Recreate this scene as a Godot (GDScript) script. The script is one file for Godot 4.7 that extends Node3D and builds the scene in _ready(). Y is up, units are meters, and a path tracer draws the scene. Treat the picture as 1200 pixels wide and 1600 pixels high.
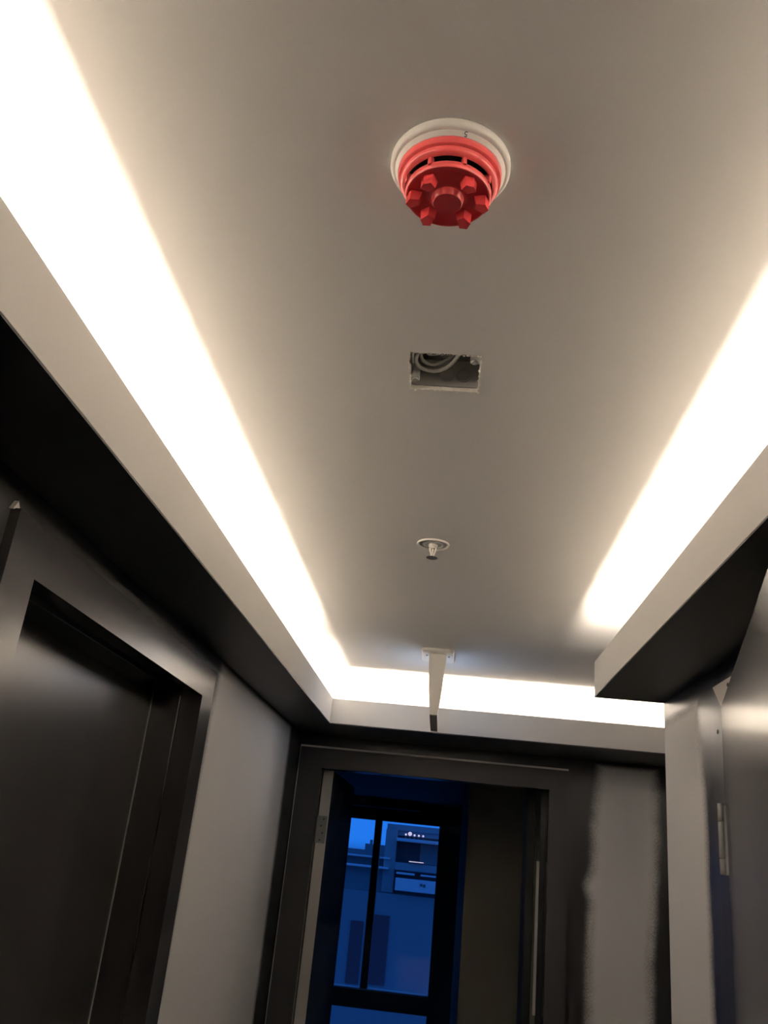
extends Node3D
# A corridor with cove lighting, looking up at the ceiling: red capped smoke detector, open junction box, sprinkler, exit sign.

const CEIL := 2.4016      # ceiling height
const SOF := 2.20         # underside of the dropped soffits
const LIP := 2.289        # top of the fascia boards
const XL := -0.590        # left wall
const XR := 0.5385        # right wall
const ZF := -3.53         # far wall
const ZC := -2.217        # corner where the right wall ends
const ZB := 1.6           # wall behind the camera
var M := {}
var used := {}

# ---------------------------------------------------------------- helpers
func srgb(r: float, g: float, b: float) -> Color:
	return Color(r, g, b).linear_to_srgb()

func mat(lin: Color, rough := 0.6, metal := 0.0, spec := 0.5) -> StandardMaterial3D:
	var m := StandardMaterial3D.new()
	m.albedo_color = lin.linear_to_srgb()
	m.roughness = rough
	m.metallic = metal
	m.metallic_specular = spec
	return m

func numbered(n: String) -> String:
	if not used.has(n):
		used[n] = 0
		return n
	used[n] += 1
	return "%s_%03d" % [n, used[n]]

func tag(o: Node, label: String, category := "", kind := "", group := ""):
	o.set_meta("label", label)
	if category != "": o.set_meta("category", category)
	if kind != "": o.set_meta("kind", kind)
	if group != "": o.set_meta("group", group)

func thing(called: String, label: String, category: String, at := Vector3.ZERO, kind := "", group := "") -> Node3D:
	var o := Node3D.new()
	o.name = numbered(called)
	add_child(o)
	o.position = at
	tag(o, label, category, kind, group)
	return o

func begin() -> SurfaceTool:
	var st := SurfaceTool.new()
	st.begin(Mesh.PRIMITIVE_TRIANGLES)
	return st

func obj(called: String, st: SurfaceTool, m: Material, parent: Node) -> MeshInstance3D:
	var o := MeshInstance3D.new()
	o.name = called
	o.mesh = st.commit()
	o.material_override = m
	o.cast_shadow = GeometryInstance3D.SHADOW_CASTING_SETTING_ON
	parent.add_child(o, true)
	return o

func tri(st: SurfaceTool, a: Vector3, b: Vector3, c: Vector3, n := Vector3.ZERO):
	var nn := n
	var g := (c - a).cross(b - a)
	if nn == Vector3.ZERO: nn = g.normalized()
	if g.dot(nn) < 0.0:
		var t := b; b = c; c = t
	for p in [a, b, c]:
		st.set_normal(nn)
		st.set_uv(Vector2(p.x + p.z, -p.y))
		st.add_vertex(p)

func quad(st: SurfaceTool, a: Vector3, b: Vector3, c: Vector3, d: Vector3, n: Vector3):
	tri(st, a, b, c, n); tri(st, a, c, d, n)

# chamfered box between two corners
func box(st: SurfaceTool, mn: Vector3, mx: Vector3, bev := 0.0):
	var c := (mn + mx) * 0.5
	var h := (mx - mn).abs() * 0.5
	var b: float = minf(bev, minf(h.x, minf(h.y, h.z)) * 0.9)
	for ax in 3:
		var u := (ax + 1) % 3
		var v := (ax + 2) % 3
		for s in [-1.0, 1.0]:
			var n := Vector3.ZERO; n[ax] = s
			var p := []
			for k in [[-1, -1], [1, -1], [1, 1], [-1, 1]]:
				var q := Vector3.ZERO
				q[ax] = s * h[ax]; q[u] = k[0] * (h[u] - b); q[v] = k[1] * (h[v] - b)
				p.append(c + q)
			quad(st, p[0], p[1], p[2], p[3], n)
	if b <= 0.0: return
	for ax in 3:
		var u := (ax + 1) % 3
		var v := (ax + 2) % 3
		for su in [-1.0, 1.0]:
			for sv in [-1.0, 1.0]:
				var n := Vector3.ZERO; n[u] = su; n[v] = sv
				var p := []
				for k in [[-1, 0], [1, 0], [1, 1], [-1, 1]]:
					var q := Vector3.ZERO
					q[ax] = k[0] * (h[ax] - b)
					q[u] = su * (h[u] - (b if k[1] == 1 else 0.0)); q[v] = sv * (h[v] - (0.0 if k[1] == 1 else b))
					p.append(c + q)
				quad(st, p[0], p[1], p[2], p[3], n.normalized())
	for sx in [-1.0, 1.0]:
		for sy in [-1.0, 1.0]:
			for sz in [-1.0, 1.0]:
				var s := Vector3(sx, sy, sz)
				tri(st, c + s * Vector3(h.x, h.y - b, h.z - b), c + s * Vector3(h.x - b, h.y, h.z - b), c + s * Vector3(h.x - b, h.y - b, h.z), s.normalized())

func bx(called: String, mn: Vector3, mx: Vector3, m: Material, parent: Node, bev := 0.0) -> MeshInstance3D:
	var st := begin()
	box(st, mn, mx, bev)
	return obj(called, st, m, parent)

# surface of revolution about the local y axis; profile of (radius, y)
func lathe(st: SurfaceTool, prof: Array, seg := 64, at := Vector3.ZERO, a0 := 0.0, a1 := TAU):
	var n := prof.size()
	var seg_n := []
	for i in n - 1:
		var d: Vector2 = prof[i + 1] - prof[i]
		seg_n.append(Vector2(d.y, -d.x).normalized())
	for i in n - 1:
		var na: Vector2 = seg_n[i]
		var nb: Vector2 = seg_n[i]
		if i > 0 and seg_n[i - 1].dot(seg_n[i]) > 0.75: na = (seg_n[i - 1] + seg_n[i]).normalized()
		if i < n - 2 and seg_n[i + 1].dot(seg_n[i]) > 0.75: nb = (seg_n[i + 1] + seg_n[i]).normalized()
		for k in seg:
			var t0 := a0 + (a1 - a0) * k / seg
			var t1 := a0 + (a1 - a0) * (k + 1) / seg
			var P := []
			var N := []
			for e in [[i, t0, na], [i, t1, na], [i + 1, t1, nb], [i + 1, t0, nb]]:
				var r: Vector2 = prof[e[0]]
				P.append(at + Vector3(r.x * cos(e[1]), r.y, r.x * sin(e[1])))
				N.append(Vector3(e[2].x * cos(e[1]), e[2].y, e[2].x * sin(e[1])))
			var g: Vector3 = (P[2] - P[0]).cross(P[1] - P[0])
			if g.length() < 1e-14: g = (P[3] - P[0]).cross(P[2] - P[0])
			var flip: bool = g.dot(N[0]) < 0.0
			for f in [[0, 1, 2], [0, 2, 3]]:
				var o: Array = [f[0], f[2], f[1]] if flip else f
				for j in o:
					st.set_normal(N[j]); st.set_uv(Vector2(0, 0)); st.add_vertex(P[j])

# tube along points
func tube(st: SurfaceTool, pts: Array, r: float, seg := 10):
	var rings := []
	var up := Vector3(0.31, 0.9, 0.2).normalized()
	for i in pts.size():
		var d: Vector3 = (pts[mini(i + 1, pts.size() - 1)] - pts[maxi(i - 1, 0)]).normalized()
		var s := d.cross(up).normalized()
		up = s.cross(d).normalized()
		var ring := []
		for k in seg:
			var t := TAU * k / seg
			ring.append([pts[i] + (s * cos(t) + up * sin(t)) * r, s * cos(t) + up * sin(t)])
		rings.append(ring)
	for i in pts.size() - 1:
		for k in seg:
			var q := (k + 1) % seg
			var c := [rings[i][k], rings[i][q], rings[i + 1][q], rings[i + 1][k]]
			var flip: bool = (c[2][0] - c[0][0]).cross(c[1][0] - c[0][0]).dot(c[0][1]) < 0.0
			for f in [[0, 1, 2], [0, 2, 3]]:
				var o: Array = [f[0], f[2], f[1]] if flip else f
				for j in o:
					st.set_normal(c[j][1]); st.set_uv(Vector2.ZERO); st.add_vertex(c[j][0])
	for e in [0, pts.size() - 1]:
		for k in seg:
			tri(st, pts[e], rings[e][k][0], rings[e][(k + 1) % seg][0])

func smooth_path(ctrl: Array, n := 10) -> Array:
	var out := []
	for i in ctrl.size() - 1:
		var a: Vector3 = ctrl[maxi(i - 1, 0)]
		var d: Vector3 = ctrl[mini(i + 2, ctrl.size() - 1)]
		for k in n:
			out.append(ctrl[i].cubic_interpolate(ctrl[i + 1], a, d, float(k) / n))
	out.append(ctrl[-1])
	return out

# extruded polygon; pts are 2D, map() turns (u, v, depth) into a point
func prism(st: SurfaceTool, pts: PackedVector2Array, d0: float, d1: float, map: Callable):
	var idx := Geometry2D.triangulate_polygon(pts)
	var mid0: Vector3 = map.call(pts[0].x, pts[0].y, d0)
	var mid1: Vector3 = map.call(pts[0].x, pts[0].y, d1)
	var ax := (mid1 - mid0).normalized()
	for i in range(0, idx.size(), 3):
		for e in [[d0, -ax], [d1, ax]]:
			var p := []
			for j in 3: p.append(map.call(pts[idx[i + j]].x, pts[idx[i + j]].y, e[0]))
			tri(st, p[0], p[1], p[2], e[1])
	for i in pts.size():
		var a := pts[i]
		var b := pts[(i + 1) % pts.size()]
		var A: Vector3 = map.call(a.x, a.y, d0)
		var B: Vector3 = map.call(b.x, b.y, d0)
		var C: Vector3 = map.call(b.x, b.y, d1)
		var D: Vector3 = map.call(a.x, a.y, d1)
		var m2 := (a + b) * 0.5
		var e2 := (b - a).orthogonal().normalized() * 0.0004
		if Geometry2D.is_point_in_polygon(m2 + e2, pts): e2 = -e2
		var n: Vector3 = (map.call(m2.x + e2.x, m2.y + e2.y, d0) - map.call(m2.x, m2.y, d0)).normalized()
		quad(st, A, B, C, D, n)

# box whose UVs run 0..1 over a rectangle (u along x or z, v down y)
func wall_panel(called: String, mn: Vector3, mx: Vector3, axis: int, m: Material, parent: Node) -> MeshInstance3D:
	var st := begin()
	box(st, mn, mx)
	var arr := st.commit_to_arrays()
	var vs: PackedVector3Array = arr[Mesh.ARRAY_VERTEX]
	var uv := PackedVector2Array()
	for p in vs:
		uv.append(Vector2((p[axis] - mn[axis]) / (mx[axis] - mn[axis]), (mx.y - p.y) / (mx.y - mn.y)))
	arr[Mesh.ARRAY_TEX_UV] = uv
	var am := ArrayMesh.new()
	am.add_surface_from_arrays(Mesh.PRIMITIVE_TRIANGLES, arr)
	var o := MeshInstance3D.new()
	o.name = called
	o.mesh = am
	o.material_override = m
	parent.add_child(o, true)
	return o

# charcoal paint sprayed over pale primer; mask(u_metres, y) gives how much primer is left
func sprayed(w: int, h: int, a0: float, a1: float, y0: float, y1: float, mask: Callable, sd: int) -> StandardMaterial3D:
	var im := Image.create(w, h, false, Image.FORMAT_RGB8)
	var fine := FastNoiseLite.new(); fine.seed = sd; fine.frequency = 0.35
	var big := FastNoiseLite.new(); big.seed = sd + 1; big.frequency = 3.0; big.fractal_octaves = 3
	var rough := Image.create(w, h, false, Image.FORMAT_RGB8)
	for j in h:
		var y := y1 + (y0 - y1) * (j + 0.5) / h
		for i in w:
			var a := a0 + (a1 - a0) * (i + 0.5) / w
			var k: float = mask.call(a + 0.005 * big.get_noise_2d(a * 4.0, y * 4.0), y)
			var nf := fine.get_noise_2d(i, j)
			if k > 0.0 and k < 1.0: k = clampf(k + nf * 0.5 * k * (1.0 - k) * 2.0, 0.0, 1.0)
			var sp := 1.0 + 0.03 * nf
			var c := PAINT.lerp(PRIMER, k * k * (3.0 - 2.0 * k)) * sp
			im.set_pixel(i, j, c.linear_to_srgb())
			var rr := 0.34 + 0.36 * k
			rough.set_pixel(i, j, Color(rr, rr, rr))
	var m := StandardMaterial3D.new()
	m.albedo_texture = ImageTexture.create_from_image(im)
	m.roughness_texture = ImageTexture.create_from_image(rough)
	m.roughness = 1.0
	return m

func step(a: float, b: float, x: float) -> float:
	return clampf((x - a) / (b - a), 0.0, 1.0)

const PAINT := Color(0.026, 0.0245, 0.0255)
const PRIMER := Color(0.80, 0.785, 0.765)
const LED := Color(1.0, 0.865, 0.73)

# a glowing strip lying on a cove shelf, with an area light of the same size just above it
func led(label: String, a: Vector3, b: Vector3, energy_per_m: float):
	var l := thing("led_strip", label, "led strip", (a + b) * 0.5, "", "cove light strips")
	var len := a.distance_to(b)
	var yaw := atan2(-(b - a).z, (b - a).x)
	l.rotation.y = yaw
	bx("channel", Vector3(-len / 2, 0, -0.021), Vector3(len / 2, 0.009, 0.021), M.alu, l, 0.001)
	bx("diffuser", Vector3(-len / 2, 0.009, -0.020), Vector3(len / 2, 0.012, 0.020), M.led, l, 0.001)
	var al := AreaLight3D.new()
	al.name = "strip_light"
	al.area_size = Vector2(len, 0.040)
	al.light_color = LED.linear_to_srgb()
	al.light_energy = energy_per_m * len
	al.area_normalize_energy = true
	al.shadow_enabled = true
	al.area_range = 8.0
	al.rotation = Vector3(PI / 2, 0, 0)
	al.position = Vector3(0, 0.014, 0)
	l.add_child(al)

func materials():
	M.paint = mat(PAINT, 0.36)
	M.matte = mat(PAINT, 0.55)
	M.satin = mat(PAINT * 1.15, 0.24)
	M.ceiling = mat(Color(0.78, 0.765, 0.74), 0.85)
	M.fascia = mat(Color(0.76, 0.74, 0.71), 0.75)
	M.primer = mat(PRIMER, 0.7)
	M.bare = mat(Color(0.62, 0.59, 0.54), 0.6)
	M.edge = mat(Color(0.50, 0.48, 0.45), 0.6)
	M.seal = mat(Color(0.20, 0.19, 0.18), 0.6)
	M.floor = mat(Color(0.60, 0.575, 0.54), 0.5)
	M.steel = mat(Color(0.50, 0.49, 0.46), 0.35, 0.9)
	M.hinge = mat(Color(0.24, 0.245, 0.24), 0.55, 0.2)
	M.dark_metal = mat(Color(0.07, 0.065, 0.06), 0.4, 0.6)
	M.black = mat(Color(0.006, 0.006, 0.006), 0.7)
	M.alu = mat(Color(0.6, 0.6, 0.6), 0.4, 0.8)
	M.white = mat(Color(0.86, 0.83, 0.78), 0.45)
	M.red = mat(Color(0.60, 0.075, 0.078), 0.33)
	M.red_lug = mat(Color(0.60, 0.055, 0.062), 0.2)
	M.red_deep = mat(Color(0.50, 0.035, 0.04), 0.30)
	M.box = mat(Color(0.66, 0.65, 0.62), 0.5)
	M.box_back = mat(Color(0.30, 0.295, 0.285), 0.6)
	M.cable = mat(Color(0.78, 0.76, 0.70), 0.45)
	M.plaster = mat(Color(0.88, 0.85, 0.78), 0.9)
	M.navy = mat(Color(0.03, 0.032, 0.036), 0.45)
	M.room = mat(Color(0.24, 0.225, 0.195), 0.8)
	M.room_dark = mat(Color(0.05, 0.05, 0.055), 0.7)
	M.grey_plastic = mat(Color(0.40, 0.375, 0.33), 0.8)
	M.led = mat(Color(0.8, 0.8, 0.8), 0.5)
	M.led.emission_enabled = true
	M.led.emission = LED.linear_to_srgb()
	M.led.emission_energy_multiplier = 4.0
	M.glass = StandardMaterial3D.new()
	M.glass.albedo_color = Color(0.8, 0.88, 0.95, 0.08)
	M.glass.transparency = BaseMaterial3D.TRANSPARENCY_ALPHA
	M.glass.roughness = 0.02
	# faint roller texture for the ceiling and the boards
	var nz := FastNoiseLite.new(); nz.seed = 5; nz.frequency = 0.06; nz.fractal_octaves = 3
	var im := nz.get_seamless_image(512, 512)
	im.bump_map_to_normal_map(1.0)
	var tx := ImageTexture.create_from_image(im)
	for k in ["ceiling", "fascia"]:
		M[k].normal_enabled = true
		M[k].normal_texture = tx
		M[k].normal_scale = 0.10
		M[k].uv1_triplanar = true
		M[k].uv1_world_triplanar = true
		M[k].uv1_scale = Vector3(4, 4, 4)

# ---------------------------------------------------------------- scene
func _ready():
	var cam := Camera3D.new()
	cam.name = "camera"
	cam.position = Vector3(0, 1.78, 0)
	cam.rotation = Vector3(0.377804, 0.0981135, 0.1044208)
	cam.fov = 61.873
	cam.near = 0.02
	cam.far = 400.0
	add_child(cam)
	cam.current = true

	var we := WorldEnvironment.new()
	we.name = "environment"
	var env := Environment.new()
	env.background_mode = Environment.BG_SKY
	var sky := Sky.new()
	var sm := ProceduralSkyMaterial.new()
	sm.sky_top_color = srgb(0.026, 0.155, 0.74)
	sm.sky_horizon_color = srgb(0.020, 0.24, 1.08)
	sm.sky_curve = 0.3
	sm.ground_horizon_color = srgb(0.006, 0.035, 0.15)
	sm.ground_bottom_color = srgb(0.003, 0.02, 0.10)
	sky.sky_material = sm
	env.sky = sky
	env.tonemap_mode = Environment.TONE_MAPPER_LINEAR
	env.tonemap_exposure = 1.0
	env.sdfgi_enabled = true
	env.ssao_enabled = true
	env.ssil_enabled = true
	we.environment = env
	add_child(we)

	materials()
	var E := 1.26
	led("warm cove light strip along the left soffit shelf", Vector3(-0.4615, 2.212, ZB), Vector3(-0.4615, 2.212, -2.42), E)
	led("short warm cove light strip at the far left corner", Vector3(-0.4615, 2.212, -2.76), Vector3(-0.4615, 2.212, -3.10), E)
	led("warm cove light strip along the far soffit shelf", Vector3(-0.40, 2.212, -3.1965), Vector3(1.60, 2.212, -3.1965), E)
	led("warm cove light strip along the right soffit shelf", Vector3(0.3991, 2.212, -2.10), Vector3(0.3991, 2.212, ZB), E)
	led("warm cove light strip of the branch behind the right corner", Vector3(XR + 0.25, 2.212, ZC - 0.08), Vector3(1.66, 2.212, ZC - 0.08), E)

	shell()
	soffits()
	branch_cove()
	left_door()
	far_door()
	right_door()
	far_room()
	outside()
	detector()
	junction()
	sprinkler()
	exit_sign()

func shell():
	var st: SurfaceTool
	var f := thing("floor", "grey concrete corridor floor", "floor", Vector3.ZERO, "structure")
	bx("floor_slab", Vector3(-2.2, -0.12, -8.6), Vector3(2.2, 0, 1.8), M.floor, f)

	# ceiling slab with the cut hole for the junction box
	var c := thing("ceiling", "flat white painted corridor ceiling with a cut square hole", "ceiling", Vector3.ZERO, "structure")
	var hx0 := -0.0853; var hx1 := 0.0105; var hz0 := -1.0724; var hz1 := -0.9771
	var ox0 := -0.12; var ox1 := 0.05; var oz0 := -1.11; var oz1 := -0.94
	st = begin()
	var top := 2.52
	box(st, Vector3(-0.79, CEIL, oz1), Vector3(1.8, top, 1.8))
	box(st, Vector3(-0.79, CEIL, -3.73), Vector3(1.8, top, oz0))
	box(st, Vector3(-0.79, CEIL, oz0), Vector3(ox0, top, oz1))
	box(st, Vector3(ox1, CEIL, oz0), Vector3(1.8, top, oz1))
	box(st, Vector3(-0.79, top, -3.73), Vector3(1.9, top + 0.05, 1.8))
	var rng := RandomNumberGenerator.new(); rng.seed = 11
	var inner := []; var outer := []
	var corners := [Vector2(hx0, hz0), Vector2(hx1, hz0 - 0.001), Vector2(hx1, hz1), Vector2(hx0, hz1)]
	var ocor := [Vector2(ox0, oz0), Vector2(ox1, oz0), Vector2(ox1, oz1), Vector2(ox0, oz1)]
	var per := 26
	for s in 4:
		for k in per:
			var t := float(k) / per
			var p: Vector2 = corners[s].lerp(corners[(s + 1) % 4], t)
			if k > 0: p += Vector2(rng.randf_range(-1, 1), rng.randf_range(-1, 1)) * 0.0007
			inner.append(p)
			outer.append(ocor[s].lerp(ocor[(s + 1) % 4], t))
	var n := inner.size()
	for i in n:
		var j := (i + 1) % n
		var a := Vector3(inner[i].x, CEIL, inner[i].y); var b := Vector3(inner[j].x, CEIL, inner[j].y)
		quad(st, a, b, Vector3(outer[j].x, CEIL, outer[j].y), Vector3(outer[i].x, CEIL, outer[i].y), Vector3.DOWN)
	obj("ceiling_slab", st, M.ceiling, c)
	# torn plaster round the hole: cut face plus small crumbs standing off the rim
	st = begin()
	for i in n:
		var j := (i + 1) % n
		var a := Vector3(inner[i].x, CEIL, inner[i].y); var b := Vector3(inner[j].x, CEIL, inner[j].y)
		tri(st, a, b, b + Vector3(0, 0.006, 0)); tri(st, a, b + Vector3(0, 0.006, 0), a + Vector3(0, 0.006, 0))
	for i in n:
		for rep_count in 2:
			var p := Vector3(inner[i].x, CEIL - 0.0005, inner[i].y)
			var r := rng.randf_range(0.0007, 0.0021)
			var q := []
			for k in 4: q.append(p + Vector3(rng.randf_range(-1, 1), rng.randf_range(-0.8, 0.3), rng.randf_range(-1, 1)) * r * 1.4)
			tri(st, q[0], q[1], q[2]); tri(st, q[0], q[2], q[3]); tri(st, q[0], q[1], q[3]); tri(st, q[1], q[2], q[3])
	obj("torn_plaster_edge", st, M.plaster, c)

	# left wall with the opening of the recessed door
	var wl := thing("wall_left", "charcoal painted left wall with a pale unpainted patch", "wall", Vector3.ZERO, "structure")
	st = begin()
	box(st, Vector3(XL - 0.20, 0, -1.058), Vector3(XL, CEIL, ZB + 0.2))
	box(st, Vector3(XL - 0.20, 2.11, -2.018), Vector3(XL, CEIL, -1.058))
	obj("wall_body", st, M.paint, wl)
	var ml := sprayed(600, 960, -3.53, -2.018, 0.0, CEIL, func(z, y):
		var e: float = -2.112 - 0.022 * step(1.35, 2.05, y) - 0.03 * step(2.05, 2.2, y)
		var k: float = step(e + 0.022, e - 0.034, z)
		k = minf(k, step(-3.345 + 0.02 * step(1.4, 2.2, y), -3.265 + 0.02 * step(1.4, 2.2, y), z))
		return minf(k, step(2.199, 2.178, y)), 21)
	wall_panel("sprayed_panel", Vector3(XL - 0.20, 0, -3.53), Vector3(XL, CEIL, -2.018), 2, ml, wl)

	# far wall with the doorway
	var wf := thing("wall_far", "charcoal painted end wall with a pale sprayed patch beside the doorway", "wall", Vector3.ZERO, "structure")
	st = begin()
	box(st, Vector3(-0.79, 0, ZF - 0.12), Vector3(-0.518, CEIL, ZF))
	box(st, Vector3(-0.518, 2.10, ZF - 0.12), Vector3(0.44, CEIL, ZF))
	obj("wall_body", st, M.paint, wf)
	var mf := sprayed(640, 960, 0.44, 1.7, 0.0, CEIL, func(x, y):
		var e: float = 0.566 + 0.014 * step(1.5, 1.85, y) + 0.022 * step(1.95, 2.16, y) - 0.02 * exp(-pow((y - 1.74) / 0.035, 2.0))
		var k: float = step(e - 0.026, e + 0.034, x)
		k = minf(k, step(0.845 - 0.03 * step(1.9, 1.5, y), 0.785 - 0.03 * step(1.9, 1.5, y), x))
		return minf(k, step(2.19, 2.165, y)), 31)
	wall_panel("sprayed_panel", Vector3(0.44, 0, ZF - 0.12), Vector3(1.7, CEIL, ZF), 0, mf, wf)

	# right wall up to the corner, with the opening of the door that stands ajar
	var wr := thing("wall_right", "charcoal painted right wall ending at a pale sprayed corner", "wall", Vector3.ZERO, "structure")
	st = begin()
	box(st, Vector3(XR, 0, -0.81), Vector3(XR + 0.2, CEIL, ZB + 0.2))
	box(st, Vector3(XR, 2.14, -1.773), Vector3(XR + 0.2, CEIL, -0.81))
	box(st, Vector3(XR + 0.2, 0, ZC), Vector3(XR + 0.3, CEIL, ZB + 0.2))
	obj("wall_body", st, M.paint, wr)
	var mr := sprayed(240, 1200, ZC, -1.773, 0.0, CEIL, func(z, y):
		var e: float = -1.897 - 0.035 * step(1.95, 2.12, y)
		var k: float = step(e + 0.028, e - 0.028, z)
		return minf(k, step(2.165, 2.125, y)), 41)
	wall_panel("sprayed_panel", Vector3(XR, 0, ZC), Vector3(XR + 0.2, CEIL, -1.773), 2, mr, wr)

	var wb := thing("wall_back", "charcoal wall behind the viewer closing the corridor", "wall", Vector3.ZERO, "structure")
	bx("wall_body", Vector3(XL - 0.2, 0, ZB), Vector3(XR + 0.3, CEIL, ZB + 0.2), M.paint, wb)
	var ws := thing("wall_side", "charcoal side wall closing the branch off to the right", "wall", Vector3.ZERO, "structure")
	bx("wall_body", Vector3(1.7, 0, -3.73), Vector3(1.9, CEIL, ZC + 0.1), M.paint, ws)
	var wn := thing("wall_branch", "charcoal wall of the branch behind the right corner", "wall", Vector3.ZERO, "structure")
	bx("wall_body", Vector3(XR + 0.3, 0, ZC), Vector3(1.9, CEIL, ZC + 0.1), M.paint, wn)

func soffits():
	var s := thing("trim_1", "pale fascia and dark soffit of the left light cove", "soffit", Vector3.ZERO, "structure")
	var xl := -0.428
	bx("fascia_board", Vector3(xl - 0.012, SOF, -3.175), Vector3(xl, LIP, ZB), M.fascia, s, 0.0008)
	bx("light_shelf", Vector3(XL, SOF, ZF), Vector3(xl - 0.012, SOF + 0.012, ZB), M.fascia, s)
	bx("soffit_panel", Vector3(XL, SOF - 0.003, ZF), Vector3(xl, SOF, ZB), M.matte, s)
	bx("cove_back", Vector3(XL, SOF + 0.012, ZF), Vector3(XL + 0.004, CEIL, ZB), M.fascia, s)
	s = thing("trim_2", "pale fascia and dark soffit of the far light cove", "soffit", Vector3.ZERO, "structure")
	var zf := -3.163
	bx("fascia_board", Vector3(xl, SOF, zf - 0.012), Vector3(1.7, LIP, zf), M.fascia, s, 0.0008)
	bx("light_shelf", Vector3(xl - 0.012, SOF, ZF), Vector3(1.7, SOF + 0.012, zf - 0.012), M.fascia, s)
	bx("soffit_panel", Vector3(xl, SOF - 0.003, ZF), Vector3(1.7, SOF, zf), M.matte, s)
	bx("cove_back", Vector3(XL + 0.004, SOF + 0.012, ZF), Vector3(1.7, CEIL, ZF + 0.004), M.fascia, s)
	s = thing("trim_3", "pale fascia and dark soffit of the right light cove ending short", "soffit", Vector3.ZERO, "structure")
	var xr := 0.3656
	bx("fascia_board", Vector3(xr, SOF, ZC), Vector3(xr + 0.012, LIP, ZB), M.fascia, s, 0.0008)
	bx("end_board", Vector3(xr + 0.012, SOF, ZC), Vector3(XR, LIP, ZC + 0.012), M.fascia, s, 0.0008)
	bx("light_shelf", Vector3(xr + 0.012, SOF, ZC + 0.012), Vector3(XR, SOF + 0.012, ZB), M.fascia, s)
	bx("soffit_panel", Vector3(xr, SOF - 0.003, ZC), Vector3(XR, SOF, ZB), M.matte, s)
	bx("cove_back", Vector3(XR - 0.004, SOF + 0.012, ZC + 0.012), Vector3(XR, CEIL, ZB), M.fascia, s)

func branch_cove():
	var s := thing("trim_4", "hidden light cove of the branch behind the right corner", "soffit", Vector3.ZERO, "structure")
	bx("fascia_board", Vector3(XR + 0.20, SOF, ZC - 0.172), Vector3(1.7, LIP, ZC - 0.160), M.fascia, s, 0.0008)
	bx("light_shelf", Vector3(XR + 0.20, SOF, ZC - 0.160), Vector3(1.7, SOF + 0.012, ZC), M.fascia, s)
	bx("soffit_panel", Vector3(XR + 0.20, SOF - 0.003, ZC - 0.172), Vector3(1.7, SOF, ZC), M.matte, s)

func left_door():
	var d := thing("door_1", "charcoal recessed door with a wide casing on the left wall", "door", Vector3.ZERO, "structure")
	var z0 := -1.988; var z1 := -1.088; var y1 := 2.080
	var x0 := XL; var x1 := XL + 0.014
	var bev := 0.0012
	var cs := begin()
	prism(cs, PackedVector2Array([Vector2(-2.080, 0), Vector2(-2.080, 2.152), Vector2(-1.008, 2.152), Vector2(-1.008, 0), Vector2(z1, 0), Vector2(z1, y1), Vector2(z0, y1), Vector2(z0, 0)]), x0, x1, func(u, v, w): return Vector3(w, v, u))
	obj("casing", cs, M.satin, d)
	var e := bx("edge_strip", Vector3(x0, 2.152, -2.080), Vector3(x0 + 0.004, 2.1535, -1.012), M.edge, d)
	e.set_meta("label", "thin pale line where casing meets wall")
	# chipped plaster at the near top corner of the casing
	var st := begin()
	prism(st, PackedVector2Array([Vector2(-1.003, 2.150), Vector2(-1.022, 2.153), Vector2(-1.012, 2.164)]), XL, XL + 0.006, func(u, v, w): return Vector3(w, v, u))
	e = obj("plaster_chip", st, M.plaster, d)
	e.set_meta("label", "small pale chip of bare plaster at casing corner")
	# jamb linings, set back 5 mm behind the casing edge
	var j0 := 0.005
	bx("jamb", Vector3(-0.79, 0, z0 - 0.03), Vector3(XL, y1 + 0.03, z0 - j0), M.satin, d, bev)
	bx("jamb", Vector3(-0.79, 0, z1 + j0), Vector3(XL, y1 + 0.03, z1 + 0.03), M.satin, d, bev)
	bx("jamb", Vector3(-0.79, y1 + j0, z0 - j0), Vector3(XL, y1 + 0.03, z1 + j0), M.satin, d, bev)
	bx("stop", Vector3(-0.690, 0, z0 - j0), Vector3(-0.625, y1 - 0.006, z0 + 0.008), M.satin, d, bev)
	bx("stop", Vector3(-0.690, 0, z1 - 0.008), Vector3(-0.625, y1 - 0.006, z1 + j0), M.satin, d, bev)
	bx("stop", Vector3(-0.690, y1 - 0.006, z0 - j0), Vector3(-0.625, y1 + j0, z1 + j0), M.satin, d, bev)
	bx("door_leaf", Vector3(-0.732, 0.006, z0 + 0.003), Vector3(-0.692, y1 + 0.001, z1 - 0.003), M.satin, d, 0.001)
	e = bx("seal", Vector3(-0.692, 0.01, z0 + 0.0082), Vector3(-0.6895, y1 - 0.006, z0 + 0.0100), M.seal, d)
	e.set_meta("label", "thin grey seal line down the door edge")

func screw(st: SurfaceTool, at: Vector3, r: float, normal: Vector3):
	# low domed screw head
	var b := Basis(Quaternion(Vector3.UP, normal))
	var t := begin()
	lathe(t, [Vector2(r, 0), Vector2(r, r * 0.25), Vector2(r * 0.7, r * 0.5), Vector2(0.0, r * 0.55)], 14)
	st.append_from(t.commit(), 0, Transform3D(b, at))

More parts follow.
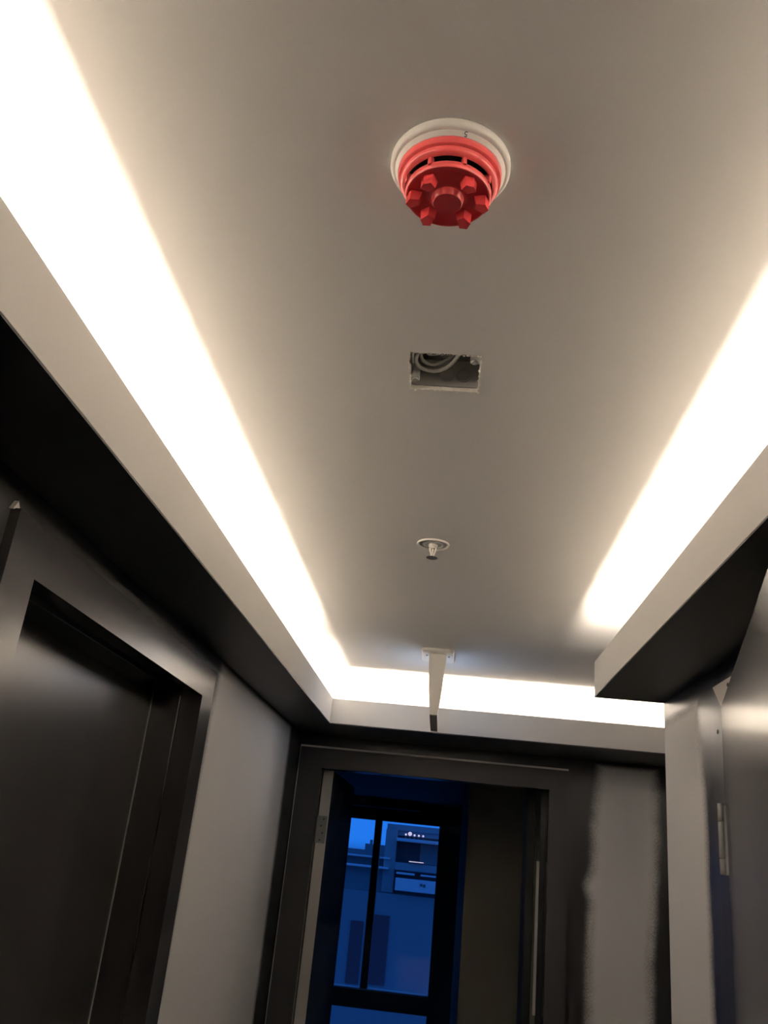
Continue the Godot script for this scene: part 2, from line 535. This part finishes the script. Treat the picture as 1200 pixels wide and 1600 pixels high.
func far_door():
	var d := thing("door_2", "charcoal framed doorway at the corridor end with its leaf open", "door", Vector3.ZERO, "structure")
	var x0 := -0.488; var x1 := 0.410; var y1 := 2.07
	var bev := 0.0012
	var f0 := ZF; var f1 := ZF + 0.014
	var cs := begin()
	prism(cs, PackedVector2Array([Vector2(-0.5795, 0), Vector2(-0.5795, 2.146), Vector2(0.4826, 2.146), Vector2(0.4826, 0), Vector2(x1, 0), Vector2(x1, y1), Vector2(x0, y1), Vector2(x0, 0)]), f0, f1, func(u, v, w): return Vector3(u, v, w))
	obj("casing", cs, M.matte, d)
	var e := bx("edge_strip", Vector3(-0.5795, 2.146, f0), Vector3(0.4826, 2.1535, f1 - 0.002), M.bare, d)
	e.set_meta("label", "pale unpainted strip along the casing top")
	e = bx("edge_strip", Vector3(-0.583, 0, f0), Vector3(-0.5797, 2.1535, f1 - 0.002), M.edge, d)
	e.set_meta("label", "pale unpainted strip down the casing side")
	var zb := ZF - 0.14
	bx("jamb", Vector3(x0 - 0.03, 0, zb), Vector3(x0 - 0.004, y1 + 0.03, ZF), M.satin, d, bev)
	bx("jamb", Vector3(x1 + 0.004, 0, zb), Vector3(x1 + 0.03, y1 + 0.03, ZF), M.satin, d, bev)
	bx("jamb", Vector3(x0 - 0.004, y1 + 0.004, zb), Vector3(x1 + 0.004, y1 + 0.03, ZF), M.satin, d, bev)
	# the far lining and the loose seal on the strike side
	bx("stop", Vector3(x1 - 0.014, 0, zb - 0.012), Vector3(x1 + 0.03, y1 + 0.03, zb), M.satin, d, bev)
	e = bx("seal", Vector3(x1 - 0.025, 1.275, zb - 0.008), Vector3(x1 - 0.014, 1.808, zb - 0.001), M.bare, d, 0.001)
	e.set_meta("label", "pale seal strip on the strike jamb")
	e = bx("strike_plate", Vector3(x1 - 0.020, 1.812, zb - 0.006), Vector3(x1 - 0.0135, 1.868, zb + 0.002), M.dark_metal, d, 0.001)
	bx("lining", Vector3(0.345, 0, -3.86), Vector3(0.378, 2.12, -3.70), M.black, d, bev)
	# the leaf, swung right into the room beyond
	var lf := bx("door_leaf", Vector3(-0.4895, 0.006, -4.52), Vector3(-0.4476, y1 + 0.001, -3.603), M.navy, d, 0.001)
	e = bx("bare_edge", Vector3(-0.4893, 0.008, -3.6034), Vector3(-0.4478, y1 - 0.001, -3.6015), M.bare, lf)
	e.set_meta("label", "pale unpainted hinge edge of the open leaf")
	e = bx("hinge", Vector3(-0.4935, 1.791, -3.6018), Vector3(-0.4535, 1.893, -3.599), M.hinge, lf, 0.0006)
	e.set_meta("label", "grey steel hinge plate on the leaf edge")
	for k in 4:
		var st := begin()
		screw(st, Vector3(-0.474 + 0.008 * (k % 2), 1.803 + 0.026 * k, -3.599), 0.0035, Vector3(0, 0, 1))
		obj("hinge_screw", st, M.dark_metal, lf)

func right_door():
	var d := thing("door_3", "charcoal door standing ajar on the right wall beside the corner", "door", Vector3.ZERO, "structure")
	var z0 := -1.743; var z1 := -0.84; var y1 := 2.112; var yt := 2.157
	var face := func(u, v, w): return Vector3(w, v, u)
	var xa := XR - 0.006; var xb := XR
	var st := begin()
	prism(st, PackedVector2Array([Vector2(-1.789, 0), Vector2(-1.789, yt), Vector2(z0, y1), Vector2(z0, 0)]), xa, xb, face)
	obj("casing", st, M.paint, d)
	st = begin()
	prism(st, PackedVector2Array([Vector2(-0.794, 0), Vector2(-0.794, yt), Vector2(z1, y1), Vector2(z1, 0)]), xa, xb, face)
	obj("casing", st, M.paint, d)
	st = begin()
	prism(st, PackedVector2Array([Vector2(-1.788, yt), Vector2(-0.795, yt), Vector2(z1 - 0.001, y1), Vector2(z0 + 0.0008, y1)]), xa - 0.0005, xb, face)
	var e := obj("head_casing", st, M.bare, d)
	e.set_meta("label", "pale unpainted head casing, mitred at its corner")
	st = begin()
	screw(st, Vector3(xa - 0.0002, 2.066, -1.768), 0.0042, Vector3(-1, 0, 0))
	e = obj("screw", st, M.dark_metal, d)
	st = begin()
	screw(st, Vector3(xa - 0.0008, 2.144, -1.688), 0.0042, Vector3(-1, 0, 0))
	obj("screw", st, M.dark_metal, d)
	bx("jamb", Vector3(XR, 0, z0 - 0.03), Vector3(XR + 0.2, y1 + 0.028, z0 - 0.002), M.paint, d, 0.001)
	bx("jamb", Vector3(XR, 0, z1 + 0.002), Vector3(XR + 0.2, y1 + 0.028, z1 + 0.03), M.paint, d, 0.001)
	bx("jamb", Vector3(XR, y1 + 0.002, z0 - 0.002), Vector3(XR + 0.2, y1 + 0.028, z1 + 0.002), M.paint, d, 0.001)
	# leaf turned 13.3 degrees into the corridor about its hinge
	var lf := MeshInstance3D.new()
	lf.name = "door_leaf"
	st = begin()
	box(st, Vector3(0.0, 0.006, 0.002), Vector3(0.042, y1 - 0.002, 0.895), 0.0012)
	lf.mesh = st.commit()
	lf.material_override = M.satin
	d.add_child(lf, true)
	lf.position = Vector3(XR - 0.006, 0, z0)
	lf.rotation.y = -deg_to_rad(13.3)
	# hinge: three knuckles on a pin, leaf plate, screws
	var hx := XR - 0.0128; var hz := -1.749
	for k in 3:
		st = begin()
		var ya: float = [1.803, 1.8315, 1.897][k]
		var yb: float = [1.8300, 1.8955, 1.929][k]
		lathe(st, [Vector2(0, ya), Vector2(0.0058, ya), Vector2(0.0064, ya + 0.001), Vector2(0.0064, yb - 0.001), Vector2(0.0058, yb), Vector2(0, yb)], 24, Vector3(hx, 0, hz))
		obj("hinge", st, M.hinge, d)
	bx("hinge_plate", Vector3(XR - 0.0095, 1.803, hz + 0.002), Vector3(XR - 0.0075, 1.925, hz + 0.020), M.hinge, d, 0.0005)

func far_room():
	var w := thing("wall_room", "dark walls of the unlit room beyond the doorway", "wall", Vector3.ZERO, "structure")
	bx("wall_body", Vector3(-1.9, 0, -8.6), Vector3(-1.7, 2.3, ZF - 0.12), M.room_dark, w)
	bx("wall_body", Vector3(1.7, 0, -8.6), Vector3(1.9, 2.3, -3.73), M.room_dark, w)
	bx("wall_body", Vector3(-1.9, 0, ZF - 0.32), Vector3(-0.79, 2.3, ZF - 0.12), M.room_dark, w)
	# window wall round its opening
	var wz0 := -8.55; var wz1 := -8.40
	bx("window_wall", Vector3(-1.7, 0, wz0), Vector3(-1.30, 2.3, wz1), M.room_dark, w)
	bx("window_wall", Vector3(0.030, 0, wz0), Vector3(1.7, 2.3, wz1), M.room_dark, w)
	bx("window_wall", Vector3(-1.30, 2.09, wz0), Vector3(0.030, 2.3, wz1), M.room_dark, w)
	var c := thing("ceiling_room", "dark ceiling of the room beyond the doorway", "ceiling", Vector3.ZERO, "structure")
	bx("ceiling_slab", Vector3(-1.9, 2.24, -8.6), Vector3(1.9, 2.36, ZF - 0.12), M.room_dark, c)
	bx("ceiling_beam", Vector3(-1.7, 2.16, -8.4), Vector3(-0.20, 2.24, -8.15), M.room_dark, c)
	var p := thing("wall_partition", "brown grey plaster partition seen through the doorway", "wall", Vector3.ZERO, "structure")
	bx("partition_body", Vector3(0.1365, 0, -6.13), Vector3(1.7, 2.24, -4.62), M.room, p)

	var v := thing("window_1", "tall blue dusk window with dark frame and a low rail", "window", Vector3.ZERO, "structure")
	var a := -8.50; var b := -8.42
	bx("stile", Vector3(-1.30, 0.0, a), Vector3(-1.24, 2.09, b), M.navy, v, 0.003)
	bx("stile", Vector3(-0.012, 0.0, a), Vector3(0.030, 2.09, b), M.navy, v, 0.003)
	bx("mullion", Vector3(-0.607, 0.66, a), Vector3(-0.543, 2.055, b + 0.006), M.navy, v, 0.003)
	bx("rail", Vector3(-1.24, 2.055, a), Vector3(-0.012, 2.09, b), M.navy, v, 0.003)
	bx("rail", Vector3(-1.24, 0.52, a), Vector3(-0.012, 0.66, b + 0.02), M.navy, v, 0.004)
	bx("rail", Vector3(-1.24, 0.0, a), Vector3(-0.012, 0.06, b), M.navy, v, 0.003)
	bx("sill", Vector3(-1.24, 0.66, a), Vector3(-0.012, 0.674, b + 0.03), M.edge, v, 0.002)
	for r in [[-1.24, -0.607, 0.66, 2.055], [-0.543, -0.012, 0.66, 2.055], [-1.24, -0.012, 0.06, 0.52]]:
		bx("pane", Vector3(r[0], r[2], -8.468), Vector3(r[1], r[3], -8.462), M.glass, v)

func outside():
	var plaster := mat(Color(0.34, 0.34, 0.34), 0.9)
	var pale := mat(Color(0.70, 0.70, 0.70), 0.8)
	var dark := mat(Color(0.10, 0.10, 0.11), 0.8)
	var low := mat(Color(0.26, 0.27, 0.28), 0.9)
	var dull_red := mat(Color(0.20, 0.06, 0.07), 0.8)
	var warm := mat(Color(0.8, 0.7, 0.6), 0.6)
	warm.emission_enabled = true
	warm.emission = srgb(0.75, 0.62, 0.66)
	warm.emission_energy_multiplier = 1.0
	var g := thing("ground", "dark street ground far below the window", "ground", Vector3.ZERO, "structure")
	bx("ground_slab", Vector3(-60, -14.5, -140), Vector3(60, -14, -10), low, g)
	var b := thing("apartment_building", "apartment block with lit balconies across the street", "building", Vector3(2, -14, -75.6))
	# facade frame: x from -4.6 to 10, local y = height above the ground
	var o := Vector3(2, -14, -75.6)
	var L := func(x, y, z): return Vector3(x, y, z) - o
	bx("facade", L.call(-4.55, 3.7, -86.0), L.call(10, 4.16, -78.0), plaster, b)
	bx("facade", L.call(-4.55, -14, -86.0), L.call(10, 3.7, -78.6), dark, b)
	bx("parapet", L.call(-4.55, 3.3, -78.6), L.call(10, 4.10, -78.2), plaster, b)
	bx("pier", L.call(-4.55, -1.2, -78.6), L.call(-3.6, 3.7, -77.0), plaster, b)
	bx("ledge", L.call(-4.58, 0.55, -78.6), L.call(-4.05, 0.70, -76.2), pale, b, 0.02)
	bx("ledge", L.call(-4.58, 1.32, -78.6), L.call(-4.0, 1.45, -76.8), pale, b, 0.02)
	bx("balcony_slab", L.call(-3.56, 2.82, -78.6), L.call(4, 3.06, -75.6), pale, b, 0.02)
	bx("balcony_slab", L.call(-3.50, 0.55, -78.6), L.call(4, 0.66, -75.8), dark, b, 0.02)
	bx("balcony_front", L.call(-3.53, 0.62, -75.9), L.call(4, 1.18, -75.75), plaster, b, 0.02)
	bx("balcony_front", L.call(-3.36, 0.30, -75.78), L.call(-1.85, 0.46, -75.6), pale, b, 0.02)
	bx("balcony_front", L.call(-1.38, 0.30, -75.78), L.call(4, 0.44, -75.6), pale, b, 0.02)
	bx("balcony_front", L.call(-3.38, -0.93, -75.9), L.call(4, 0.02, -75.6), pale, b, 0.03)
	var st := begin()
	box(st, L.call(-1.37, -0.44, -75.6), L.call(-1.16, -0.26, -75.55))
	box(st, L.call(-1.10, -0.50, -75.6), L.call(-0.92, -0.28, -75.55))
	obj("wall_sign", st, dark, b)
	bx("curtain_panel", L.call(-1.6, 1.2, -78.58), L.call(2.0, 2.8, -78.3), plaster, b)
	var t := thing("terrace_wall", "plain lower block in front of the lit balconies", "building", Vector3(-3, -14, -74))
	var o2 := Vector3(-3, -14, -74)
	var L2 := func(x, y, z): return Vector3(x, y, z) - o2
	bx("facade", L2.call(-16, -14, -82), L2.call(6, -1.25, -76.2), low, t)
	bx("door_panel", L2.call(-6.70, -8.0, -76.2), L2.call(-5.66, -3.5, -76.1), dull_red, t)
	bx("door_panel", L2.call(-5.06, -7.9, -76.2), L2.call(-3.60, -2.9, -76.1), dull_red, t)
	# stepped roofs of the lower left houses
	var r := thing("row_house", "low stepped roofs under the open sky at left", "building", Vector3(-12, -14, -86))
	var o3 := Vector3(-12, -14, -86)
	var L3 := func(x, y, z): return Vector3(x, y, z) - o3
	bx("block", L3.call(-30, -14, -100), L3.call(-4.6, 0.48, -77.6), low, r)
	bx("roof_edge", L3.call(-30, 0.55, -77.8), L3.call(-4.6, 0.70, -76.2), pale, r, 0.02)
	bx("block", L3.call(-30, 0.5, -100), L3.call(-4.6, 1.28, -80.0), low, r)
	bx("roof_edge", L3.call(-30, 1.32, -80.2), L3.call(-4.6, 1.45, -78.8), pale, r, 0.02)
	bx("block", L3.call(-30, 1.28, -100), L3.call(-4.6, 1.90, -88.0), low, r)
	bx("roof_box", L3.call(-7.15, 1.90, -92), L3.call(-5.2, 2.46, -88.5), low, r)
	bx("chimney", L3.call(-6.75, 2.40, -90), L3.call(-6.55, 2.85, -89), low, r)
	bx("chimney", L3.call(-6.35, 2.40, -90), L3.call(-6.05, 2.76, -89), low, r)
	# small lamps on the upper balcony and a lit strip below
	var xs := [-2.84, -2.50, -2.12, -1.76, -1.40]
	for k in 5:
		st = begin()
		lathe(st, [Vector2(0.0, 0.0), Vector2(0.05, 0.0), Vector2(0.05, 0.22), Vector2(0.0, 0.22)], 10)
		var l := obj("balcony_lamp", st, dark, b)
		l.position = L.call(xs[k], 3.06, -75.9)
		st = begin()
		var rr: float = 0.17 if k == 1 else 0.09
		lathe(st, [Vector2(0, 0.22), Vector2(rr * 0.7, 0.22 + rr * 0.3), Vector2(rr, 0.22 + rr), Vector2(rr * 0.7, 0.22 + rr * 1.7), Vector2(0, 0.22 + rr * 2.0)], 12)
		obj("lamp_globe", st, warm, l)
	var sl := bx("strip_lamp", L.call(-2.42, 1.18, -75.70), L.call(-1.18, 1.30, -75.60), dark, b, 0.01)
	bx("lamp_tube", L.call(-2.40, 1.30, -75.70), L.call(-1.20, 1.36, -75.60), warm, sl, 0.01)

func detector():
	var d := thing("smoke_detector", "round smoke detector in a red dust cap on the ceiling", "smoke detector", Vector3(-0.0340, CEIL, -0.643))
	var st := begin()
	lathe(st, [Vector2(0.0, 0.0), Vector2(0.0572, 0.0), Vector2(0.0578, -0.001), Vector2(0.0577, -0.0060), Vector2(0.0565, -0.0082), Vector2(0.0548, -0.0091), Vector2(0.0532, -0.0093), Vector2(0.0500, -0.0130), Vector2(0.046, -0.0135), Vector2(0.0, -0.0135)], 96)
	var base := obj("base", st, M.white, d)
	base.set_meta("label", "white detector base ring")
	# the printed mark on the base
	var tm := TextMesh.new()
	tm.text = "5"
	tm.font_size = 12
	tm.pixel_size = 0.00052
	tm.depth = 0.0003
	var tx := MeshInstance3D.new()
	tx.name = "printed_mark"
	tx.mesh = tm
	tx.material_override = M.black
	base.add_child(tx)
	var rad := Vector3(0.27, 0, 0.963)
	var nrm := (rad * 0.80 - Vector3.UP * 0.60).normalized()
	var dn := (-rad * 0.60 - Vector3.UP * 0.80).normalized()
	tx.transform = Transform3D(Basis(dn.cross(nrm), dn, nrm), rad * 0.0516 - Vector3.UP * 0.0110 + nrm * 0.0001)
	# red cap: skirt, ring, struts round the slots, disc, hub, six lugs
	st = begin()
	lathe(st, [Vector2(0.0470, -0.0130), Vector2(0.0496, -0.0132), Vector2(0.0500, -0.0140), Vector2(0.0492, -0.0200), Vector2(0.0480, -0.0208), Vector2(0.0462, -0.0210), Vector2(0.0458, -0.0228), Vector2(0.0468, -0.0238), Vector2(0.0466, -0.0256), Vector2(0.0450, -0.0272), Vector2(0.0428, -0.0284), Vector2(0.0415, -0.0286), Vector2(0.0415, -0.022)], 96)
	var skirt := obj("cap_skirt", st, M.red, d)
	skirt.set_meta("label", "red ribbed skirt of the dust cap")
	st = begin()
	lathe(st, [Vector2(0.0360, -0.020), Vector2(0.0360, -0.0380)], 64)
	lathe(st, [Vector2(0.0360, -0.0215), Vector2(0.0440, -0.0215)], 64)
	var core := obj("sensor_chamber", st, M.black, d)
	core.set_meta("label", "black chamber showing through the slots")
	for k in 8:
		var t := TAU * (k + 0.46) / 8.0
		st = begin()
		box(st, Vector3(0.0362, -0.0360, -0.0018), Vector3(0.0428, -0.0260, 0.0018), 0.0004)
		var o := obj("strut", st, M.red, d)
		o.rotation.y = t
	st = begin()
	lathe(st, [Vector2(0.0360, -0.0335), Vector2(0.0404, -0.0335), Vector2(0.0410, -0.0345), Vector2(0.0408, -0.0385), Vector2(0.0398, -0.0398), Vector2(0.0386, -0.0398)], 96)
	var rim := obj("cap_rim", st, M.red, d)
	rim.set_meta("label", "bright red rim below the slots")
	st = begin()
	lathe(st, [Vector2(0.0390, -0.0398), Vector2(0.0376, -0.0386), Vector2(0.030, -0.0384), Vector2(0.020, -0.0390), Vector2(0.0165, -0.0396), Vector2(0.0152, -0.0404), Vector2(0.0142, -0.0462), Vector2(0.0134, -0.0472), Vector2(0.0, -0.0475)], 96)
	var disc := obj("cap_disc", st, M.red_deep, d)
	disc.set_meta("label", "deep red underside disc with a round hub")
	for lp in [Vector2(-0.0180, 0.0225), Vector2(0.0198, 0.0210), Vector2(-0.0325, 0.001), Vector2(0.0325, -0.003), Vector2(-0.0190, -0.0225), Vector2(0.0160, -0.0250)]:
		var t := atan2(-lp.y, lp.x)
		st = begin()
		# broad five-sided block with a slanted cut end
		var top := []; var bot := []
		for q in [Vector2(-0.0078, -0.0046), Vector2(-0.0078, 0.0046), Vector2(0.0020, 0.0072), Vector2(0.0062, 0.0), Vector2(0.0020, -0.0072)]:
			top.append(Vector3(q.x * 1.05, 0.001, q.y * 1.05))
			bot.append(Vector3(q.x * 0.90 + 0.0012, -0.0085 - 0.20 * (q.x + 0.0078), q.y * 0.86))
		for i in 5:
			var j := (i + 1) % 5
			var nn: Vector3 = (bot[i] - top[i]).cross(top[j] - top[i]).normalized()
			if nn.dot(((top[i] + top[j]) * 0.5).normalized()) < 0.0: nn = -nn
			quad(st, top[i], top[j], bot[j], bot[i], nn)
		for i in [1, 2, 3]:
			tri(st, bot[0], bot[i], bot[i + 1])
		var o := obj("lug", st, M.red_lug, disc)
		o.position = Vector3(lp.x, -0.0388, lp.y)
		o.rotation.y = t

func junction():
	var j := thing("junction_box", "open grey junction box recessed in the ceiling hole", "junction box", Vector3(-0.0374, CEIL, -1.0248))
	var hx := 0.0490; var hz := 0.0488; var t := 0.0018; var y0 := 0.0075; var y1 := 0.050
	bx("box_back", Vector3(-hx, y1, -hz), Vector3(hx, y1 + t, hz), M.box_back, j)
	bx("box_side", Vector3(-hx - t, y0, -hz - t), Vector3(-hx, y1 + t, hz + t), M.box, j)
	bx("box_side", Vector3(hx, y0, -hz - t), Vector3(hx + t, y1 + t, hz + t), M.box, j)
	bx("box_side", Vector3(-hx, y0, -hz - t), Vector3(hx, y1 + t, -hz), M.box, j)
	bx("box_side", Vector3(-hx, y0, hz), Vector3(hx, y1 + t, hz + t), M.box, j)
	# round knockouts on the far side
	for k in 2:
		var st := begin()
		lathe(st, [Vector2(0.0, 0.0012), Vector2(0.0085, 0.0012), Vector2(0.0088, 0.0004), Vector2(0.0100, 0.0004), Vector2(0.0103, 0.0014), Vector2(0.0108, 0.0)], 32)
		var o := obj("knockout", st, M.box, j)
		o.position = Vector3(0.002 + 0.024 * k, 0.026, -hz)
		o.rotation.x = PI / 2
	for p in [Vector3(0.0400, 0, 0.0225), Vector3(-0.0415, 0, -0.0300)]:
		var post := bx("screw_post", Vector3(-0.0055, 0.0055, -0.0055), Vector3(0.0055 if p.z < 0 else 0.0075, y1, 0.024 if p.z > 0 else 0.0055), M.box, j, 0.0008)
		post.position = p
		var st := begin()
		lathe(st, [Vector2(0.0, 0.0), Vector2(0.0014, 0.0), Vector2(0.0015, -0.0004), Vector2(0.0044, -0.0004), Vector2(0.0046, 0.0006), Vector2(0.0046, 0.0030)], 20, Vector3(0, 0.0040, 0))
		obj("screw", st, M.white, post)
	# coiled cables, each a thing of its own
	var o := Vector3(-0.0374, CEIL, -1.0248)
	var paths := [
		["thick pale cable looping lowest in the junction box", 0.0027, [Vector3(0.026, 0.046, 0.040), Vector3(0.022, 0.020, 0.030), Vector3(0.008, 0.013, 0.002), Vector3(-0.012, 0.012, -0.016), Vector3(-0.034, 0.014, -0.013), Vector3(-0.0405, 0.018, 0.006), Vector3(-0.028, 0.024, 0.026), Vector3(-0.004, 0.034, 0.040)]],
		["second pale cable bent just inside the lowest loop", 0.0024, [Vector3(0.021, 0.046, 0.042), Vector3(0.016, 0.024, 0.030), Vector3(0.004, 0.019, 0.006), Vector3(-0.016, 0.018, -0.009), Vector3(-0.031, 0.020, -0.004), Vector3(-0.033, 0.026, 0.012), Vector3(-0.016, 0.034, 0.030), Vector3(0.002, 0.042, 0.042)]],
		["thin grey cable curling in the middle of the box", 0.0019, [Vector3(0.014, 0.046, 0.042), Vector3(0.008, 0.030, 0.026), Vector3(-0.008, 0.026, 0.008), Vector3(-0.024, 0.026, 0.004), Vector3(-0.026, 0.032, 0.016), Vector3(-0.010, 0.040, 0.026)]],
		["grey cable running highest against the box back", 0.0022, [Vector3(-0.040, 0.046, -0.030), Vector3(-0.020, 0.040, -0.004), Vector3(0.004, 0.038, 0.016), Vector3(0.016, 0.044, 0.040)]],
		["pale cable standing along the left box side", 0.0020, [Vector3(-0.0455, 0.046, 0.034), Vector3(-0.0455, 0.022, 0.018), Vector3(-0.0450, 0.018, -0.004), Vector3(-0.0450, 0.030, -0.020), Vector3(-0.043, 0.048, -0.026)]]]
	for p in paths:
		var st := begin()
		tube(st, smooth_path(p[2]), p[1])
		var c := thing("electrical_cable", p[0], "cable", o, "", "cables in the junction box")
		obj("sheath", st, M.cable, c)

func sprinkler():
	var s := thing("fire_sprinkler", "white pendant sprinkler head with round ceiling rosette", "sprinkler", Vector3(-0.0572, CEIL, -1.724))
	var st := begin()
	lathe(st, [Vector2(0.0348, 0.0), Vector2(0.0352, -0.0016), Vector2(0.0345, -0.0034), Vector2(0.0328, -0.0040), Vector2(0.0314, -0.0034), Vector2(0.0300, -0.0008), Vector2(0.0, -0.0004)], 64)
	obj("rosette", st, M.white, s)
	st = begin()
	lathe(st, [Vector2(0.0225, -0.0004), Vector2(0.0220, -0.0026), Vector2(0.0205, -0.0030), Vector2(0.0190, -0.0010), Vector2(0.0, -0.0010)], 64)
	obj("rosette_cup", st, M.white, s)
	st = begin()
	lathe(st, [Vector2(0.0, -0.000), Vector2(0.0095, -0.000), Vector2(0.0095, -0.0065), Vector2(0.0075, -0.0075), Vector2(0.0065, -0.0110), Vector2(0.0, -0.0115)], 6)
	obj("body", st, M.white, s)
	for k in [-1.0, 1.0]:
		st = begin()
		tube(st, smooth_path([Vector3(0.0058 * k, -0.008, 0), Vector3(0.0056 * k, -0.015, 0), Vector3(0.0032 * k, -0.022, 0), Vector3(0.0014 * k, -0.0285, 0)], 6), 0.0018, 8)
		obj("frame_arm", st, M.white, s)
	st = begin()
	lathe(st, [Vector2(0.0, -0.010), Vector2(0.0026, -0.010), Vector2(0.0026, -0.024), Vector2(0.0036, -0.0265), Vector2(0.0036, -0.031), Vector2(0.0, -0.031)], 16)
	obj("bulb", st, M.white, s)
	st = begin()
	lathe(st, [Vector2(0.0, -0.0308), Vector2(0.0112, -0.0308), Vector2(0.0114, -0.0318), Vector2(0.0, -0.0318)], 24)
	for k in 12:
		var t := TAU * k / 12
		var tt := begin()
		box(tt, Vector3(0.0095, -0.0318, -0.0013), Vector3(0.0128, -0.0308, 0.0013))
		st.append_from(tt.commit(), 0, Transform3D(Basis(Vector3.UP, t), Vector3.ZERO))
	var o := obj("deflector", st, M.dark_metal, s)
	o.set_meta("label", "dark toothed deflector plate")

func exit_sign():
	var s := thing("exit_sign", "edge-on hanging exit sign with tapered end on a ceiling plate", "exit sign", Vector3(-0.0470, CEIL, -2.73))
	var panel := mat(Color(0.7, 0.75, 0.8), 0.4)
	panel.emission_enabled = true
	panel.emission = srgb(0.30, 0.42, 0.65)
	panel.emission_energy_multiplier = 1.0
	var st := begin()
	box(st, Vector3(-0.053, -0.012, -0.13), Vector3(0.053, 0.0, 0.035), 0.004)
	obj("mounting_plate", st, M.white, s)
	for k in [-1.0, 1.0]:
		st = begin()
		screw(st, Vector3(0.036 * k, -0.012, -0.03), 0.0035, Vector3.DOWN)
		obj("plate_screw", st, M.dark_metal, s)
	# tapered end housing with gently bowed sides
	var pts := PackedVector2Array()
	var h := 0.205
	for k in 13:
		var t := k / 12.0
		pts.append(Vector2(lerpf(0.0275, 0.0125, pow(t, 1.5)), -0.010 - (h - 0.010) * t))
	for k in 13:
		var t := 1.0 - k / 12.0
		pts.append(Vector2(-lerpf(0.0275, 0.0125, pow(t, 1.5)), -0.010 - (h - 0.010) * t))
	st = begin()
	prism(st, pts, -0.020, 0.0, func(u, v, w): return Vector3(u, v, w))
	var e := obj("end_housing", st, M.white, s)
	e.set_meta("label", "tapered off-white end housing")
	bx("sign_panel", Vector3(-0.0105, -h + 0.004, -0.285), Vector3(0.0105, -0.030, -0.020), panel, s, 0.001)
	bx("top_rail", Vector3(-0.014, -0.030, -0.290), Vector3(0.014, -0.012, -0.020), M.white, s, 0.001)
	e = bx("bottom_rail", Vector3(-0.0122, -h - 0.003, -0.36), Vector3(0.0122, -h + 0.004, -0.0005), M.grey_plastic, s, 0.001)
	e.set_meta("label", "dark grey bottom rail")
	for k in [-1.0, 1.0]:
		var al := AreaLight3D.new()
		al.name = "sign_light"
		al.area_size = Vector2(0.25, 0.16)
		al.light_color = Color(0.30, 0.42, 0.65).linear_to_srgb()
		al.light_energy = 0.020
		al.area_normalize_energy = true
		al.shadow_enabled = true
		al.area_range = 8.0
		al.rotation.y = -PI / 2 * k
		al.position = Vector3(0.0115 * k, -0.115, -0.15)
		s.add_child(al, true)
